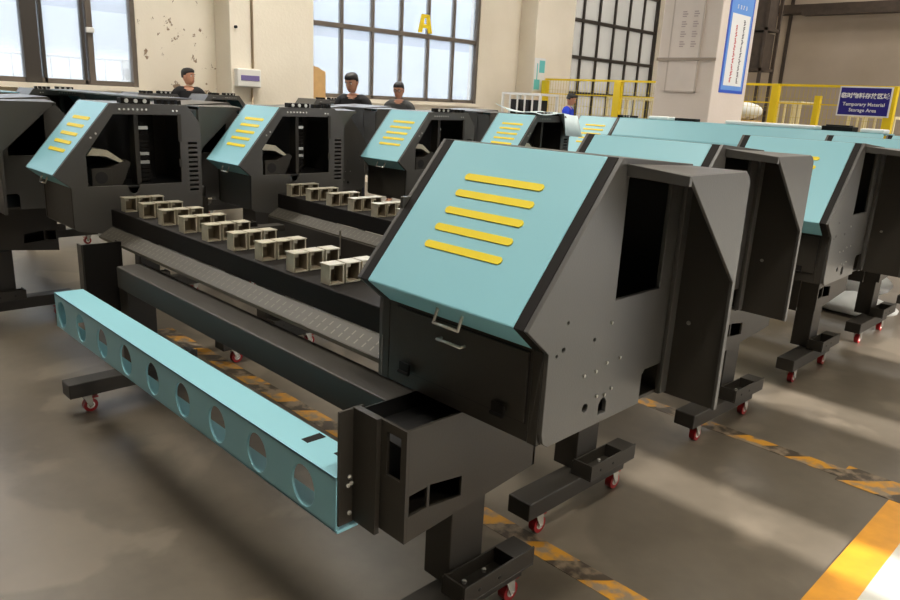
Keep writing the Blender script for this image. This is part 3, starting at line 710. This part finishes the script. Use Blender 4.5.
# ------------------------------------------------------------------ people
def skin_mesh(nodes, links, levels=2):
    me = bpy.data.meshes.new('tmp'); keys = list(nodes)
    me.from_pydata([nodes[k][0] for k in keys], [(keys.index(a),keys.index(b)) for a,b in links], [])
    o = bpy.data.objects.new('tmp', me); C.objects.link(o)
    o.modifiers.new('s','SKIN'); sk = me.skin_vertices[0].data
    for i,k in enumerate(keys):
        r = nodes[k][1]; sk[i].radius = r if isinstance(r,tuple) else (r,r)
    sk[0].use_root = True
    sb = o.modifiers.new('u','SUBSURF'); sb.levels = levels; sb.render_levels = levels
    out = bpy.data.meshes.new_from_object(o.evaluated_get(bpy.context.evaluated_depsgraph_get()))
    bpy.data.objects.remove(o); return out
def mesh_into(m, me, mt, M=None):
    m.add([(M @ v.co if M else v.co) for v in me.vertices], [tuple(p.vertices) for p in me.polygons], mt)
def person(label, loc, rz, h, top, trousers, head_yaw=0., head_pitch=0., glasses=False, sleeves=True):
    """front of the body looks along local -y"""
    root = thing('person', label, 'person', loc, rz); k = h/1.72
    Z = lambda z: z*k
    n = {}
    n['pelvis'] = ((0,0,Z(.93)),(.145*k,.10*k)); n['waist'] = ((0,0,Z(1.08)),(.125*k,.09*k)); n['chest'] = ((0,.0,Z(1.27)),(.155*k,.105*k)); n['neckb'] = ((0,.01,Z(1.42)),(.062*k,.055*k)); n['neck'] = ((0,.0,Z(1.49)),.052*k)
    L = [('pelvis','waist'),('waist','chest'),('chest','neckb'),('neckb','neck')]
    for s,c in ((-1,'l'),(1,'r')):
        n['sh'+c] = ((s*.165*k,.01,Z(1.385)),.062*k); n['el'+c] = ((s*.225*k,.02,Z(1.11)),.045*k); n['wr'+c] = ((s*.20*k,-.20*k,Z(1.0)),.03*k); n['pa'+c] = ((s*.185*k,-.27*k,Z(.985)),(.036*k,.02*k))
        n['hip'+c] = ((s*.085*k,0,Z(.86)),.085*k); n['kn'+c] = ((s*.10*k,-.01,Z(.49)),.058*k); n['an'+c] = ((s*.105*k,.015,Z(.09)),.042*k); n['to'+c] = ((s*.115*k,-.14*k,Z(.04)),.036*k)
        L += [('neckb','sh'+c),('sh'+c,'el'+c),('el'+c,'wr'+c),('wr'+c,'pa'+c),('pelvis','hip'+c),('hip'+c,'kn'+c),('kn'+c,'an'+c),('an'+c,'to'+c)]
    body = skin_mesh(n, L)
    m = MB(); mesh_into(m, body, SKIN)
    for s in (-1,1):                                                 # fingers and thumb
        px,py,pz = s*.185*k,-.29*k,.985*k
        for i,(dx,ln) in enumerate(((-.027,.066),(-.009,.078),(.009,.074),(.027,.058))):
            a = (px+dx*k,py,pz); b = (px+dx*k,py-ln*.55*k,pz-.012*k); c = (px+dx*k,py-ln*.9*k,pz-.036*k)
            m.tube([a,b,c], .008*k, SKIN, 8); m.ball(c,.008*k,SKIN,8,6)
        a = (px-s*.03*k,py+.035*k,pz); b = (px-s*.055*k,py+.0*k,pz-.008*k); c = (px-s*.058*k,py-.03*k,pz-.016*k)
        m.tube([a,b,c], .0095*k, SKIN, 8); m.ball(c,.0095*k,SKIN,8,6)
    # head, turned on the neck
    HM = Matrix.Translation((0,-.012*k,Z(1.52))) @ Matrix.Rotation(head_yaw,4,'Z') @ Matrix.Rotation(head_pitch,4,'X') @ Matrix.Scale(.9,4)
    hd = MB()
    def prof(z):                                                     # half width, front, back of the skull at height z
        tab = [(-.03,.034,-.045,.035),(0,.050,-.085,.05),(.02,.058,-.094,.06),(.05,.066,-.092,.082),(.09,.073,-.090,.098),(.13,.077,-.092,.103),(.16,.073,-.083,.098),(.185,.058,-.06,.078),(.20,.03,-.025,.045)]
        return tab
    tab = prof(0); seg = 20; vs = []; fs = []
    for (z,w,f,b) in tab:
        for i in range(seg):
            a = 2*PI*i/seg; cx = math.cos(a); sy = math.sin(a); yy = (f if sy < 0 else b)*abs(sy)**.9
            vs.append((w*cx*k,(yy)*k,z*k))
    for j in range(len(tab)-1):
        for i in range(seg): fs.append((j*seg+i,j*seg+(i+1)%seg,(j+1)*seg+(i+1)%seg,(j+1)*seg+i))
    fs.append(tuple(range(seg))[::-1]); fs.append(tuple(range((len(tab)-1)*seg,len(tab)*seg)))
    hd.add(vs,fs,SKIN)
    hd.add([(-.010*k,-.088*k,.095*k),(.010*k,-.088*k,.095*k),(.019*k,-.088*k,.052*k),(-.019*k,-.088*k,.052*k),(0,-.118*k,.058*k)],[(0,1,4),(1,2,4),(2,3,4),(3,0,4)],SKIN)
    hd.box((-.024*k,-.097*k,.026*k),(.024*k,-.086*k,.032*k),LIP)
    for s in (-1,1):
        hd.ball((s*.031*k,-.079*k,.10*k),.012*k,EYEW,10,6); hd.ball((s*.031*k,-.0875*k,.10*k),.006*k,EYEB,8,6)
        hd.ball((s*.077*k,.005*k,.085*k),.03*k,SKIN,10,8,(.35,.6,1.)); hd.box((s*.031*k-.018*k,-.094*k,.117*k),(s*.031*k+.018*k,-.088*k,.123*k),HAIR)
    m.add([HM @ Vector(v) for v in hd.v], [], SKIN)
    base = len(m.v)-len(hd.v)
    for f,mi in zip(hd.f,hd.m): m.f.append([i+base for i in f]); m.m.append(m.mi(hd.mats[mi]))
    m.build('body', root, smooth=True)
    # hair cap
    hc = MB(); vs = []; fs = []; rows = [(.07,.079,.02,.108),(.11,.0825,-.02,.112),(.135,.0825,-.07,.112),(.158,.080,-.096,.112),(.185,.070,-.094,.100),(.207,.05,-.066,.07),(.217,.012,-.02,.02)]
    for (z,w,f,b) in rows:
        for i in range(seg):
            a = 2*PI*i/seg; sy = math.sin(a); vs.append((w*math.cos(a)*k,(f if sy < 0 else b)*abs(sy)**.9*k,z*k))
    for j in range(len(rows)-1):
        for i in range(seg): fs.append((j*seg+i,j*seg+(i+1)%seg,(j+1)*seg+(i+1)%seg,(j+1)*seg+i))
    fs.append(tuple(range((len(rows)-1)*seg,len(rows)*seg)))
    hc.add([HM @ Vector(v) for v in vs],fs,HAIR); hc.build('hair', root, smooth=True)['label'] = 'short black hair'
    # shirt and trousers: same skeleton, a little wider
    def sub(names, links, grow, mt, nm):
        nn = {q:(n[q][0] if q not in grow[1] else grow[1][q], tuple((v+grow[0]) for v in (n[q][1] if isinstance(n[q][1],tuple) else (n[q][1],)*2))) for q in names}
        if 'neckb' in nn: nn['neckb'] = (nn['neckb'][0], (.088*k,.074*k))
        mm = MB(); mesh_into(mm, skin_mesh(nn, links), mt); return mm.build(nm, root, smooth=True)
    names = ['chest','pelvis','waist','neckb']; links = [('pelvis','waist'),('waist','chest'),('chest','neckb')]; mod = {'neckb':(0,.012,Z(1.452))}
    for s,c in ((-1,'l'),(1,'r')):
        names += ['sh'+c,'el'+c]; links += [('neckb','sh'+c),('sh'+c,'el'+c)]
        if sleeves: names.append('wr'+c); links.append(('el'+c,'wr'+c))
        else: mod['el'+c] = (s*.20*k,.016,Z(1.22))
    sub(names, links, (.012*k,mod), top, 'jacket' if sleeves else 't_shirt')
    names = ['pelvis']; links = []
    for c in 'lr': names += ['hip'+c,'kn'+c,'an'+c]; links += [('pelvis','hip'+c),('hip'+c,'kn'+c),('kn'+c,'an'+c)]
    sub(names, links, (.013*k,{}), trousers, 'trousers')
    sh = MB()
    for s in (-1,1): sh.ball((s*.112*k,-.055*k,.045*k),.05*k,INNER,14,8,(.95,2.5,.9))
    sh.build('shoes', root, smooth=True)
    if glasses:
        g = MB()
        for s in (-1,1):
            pts = [Vector((s*.032*k+.022*k*math.cos(a),-.101*k,.10*k+.016*k*math.sin(a))) for a in [2*PI*i/10 for i in range(11)]]
            g.tube([HM@p_ for p_ in pts], .0025*k, GLASSF, 6); g.tube([HM@Vector((s*.054*k,-.10*k,.103*k)),HM@Vector((s*.08*k,.01*k,.10*k))], .0025*k, GLASSF, 6)
        g.tube([HM@Vector((-.01*k,-.102*k,.103*k)),HM@Vector((.01*k,-.102*k,.103*k))], .0025*k, GLASSF, 6)
        g.build('glasses', root)
    return root
person('person in a dark jacket looking to the right below the chipped plaster', (-8.6,2.76,0), 1.25, 1.66, CLOTHK, CLOTHN, head_yaw=.75)
person('person in a black T-shirt looking down in front of the wide window', (-6.0,3.46,0), .55, 1.675, CLOTHK, CLOTHN, head_yaw=-.1, head_pitch=.3, sleeves=False)
person('person with glasses in a charcoal jacket looking down beside the black T-shirt', (-6.6,4.66,0), .6, 1.62, CLOTHG, CLOTHN, head_yaw=0, head_pitch=.22, glasses=True)
person('person in a blue jacket turned to the right by the yellow fence', (-7.25,9.2,0), 2.0, 1.64, CLOTHB, CLOTHN, head_yaw=.2, head_pitch=.3)

# ------------------------------------------------------------------ light
def area(name, loc, rot, sx, sy, power, col=(1,1,1), spread=PI):
    l = bpy.data.lights.new(name,'AREA'); l.shape = 'RECTANGLE'; l.size = sx; l.size_y = sy; l.energy = power; l.color = col; l.spread = spread
    o = bpy.data.objects.new(name,l); C.objects.link(o); o.location = loc; o.rotation_euler = rot; return o
for i,x in enumerate((-6.5,-2.5,1.5,5.5)):
    for j,(y,p) in enumerate(((-.9,(62 if x < 0 else 105)),(3.6,42),(7.6,26))):
        area('ceiling_lamp_light', (x,y,H-.15), (0,0,0), .4, 2.0, p*(2.9 if i == 0 else 1), (1,.94,.84), math.radians(115))
area('ceiling_lamp_light', (-2.3,11.4,H-.15), (0,0,0), 5.6, 1.0, 190, (1,.96,.9))
area('ceiling_lamp_light', (-2.3,16.6,H-.15), (0,0,0), 5.6, 1.0, 170, (1,.96,.9))
area('right_fill_daylight', (8.9,8.15,1.15), (0,PI/2,0), 2.2, 9.6, 200, (1,.97,.93))  # added fill from the unseen right side, placed in a made-up doorway
sl = bpy.data.lights.new('sun','SUN'); sl.energy = 25.0; sl.angle = math.radians(.55); sl.color = (1,.96,.92)
so_ = bpy.data.objects.new('sun',sl); C.objects.link(so_); so_.rotation_euler = Vector((-1,0,-math.tan(math.radians(13.3)))).to_track_quat('-Z','Y').to_euler()
for (a,b,s,t),p in zip(wy[1:],(30,10)):
    area('window_daylight', (-8.9,(a+b)/2,(s+t)/2), (0,-PI/2,0), t-s, b-a, p, (.88,.94,1))
w = bpy.data.worlds.new('world'); S.world = w; w.use_nodes = True
bg = w.node_tree.nodes['Background']; bg.inputs['Color'].default_value = (.84,.91,1,1); bg.inputs['Strength'].default_value = 1.85

# ------------------------------------------------------------------ camera
cam = bpy.data.cameras.new('camera'); co = bpy.data.objects.new('camera',cam); C.objects.link(co)
Rm = ((0.699,0.713,0.049),(0.225,-0.154,-0.962),(-0.679,0.684,-0.268))
xr = Vector(Rm[0]).normalized(); fw = Vector(Rm[2]); fw = (fw-xr*fw.dot(xr)).normalized(); up = xr.cross(fw)
co.matrix_world = Matrix(((xr.x,up.x,-fw.x,.87),(xr.y,up.y,-fw.y,-1.739),(xr.z,up.z,-fw.z,1.453),(0,0,0,1)))
cam.sensor_width = 36; cam.lens = 36*728.16/900; cam.clip_start = .05
S.camera = co
S.view_settings.view_transform = 'Standard'; S.view_settings.look = 'None'; S.view_settings.gamma = 1; S.view_settings.exposure = 0.0
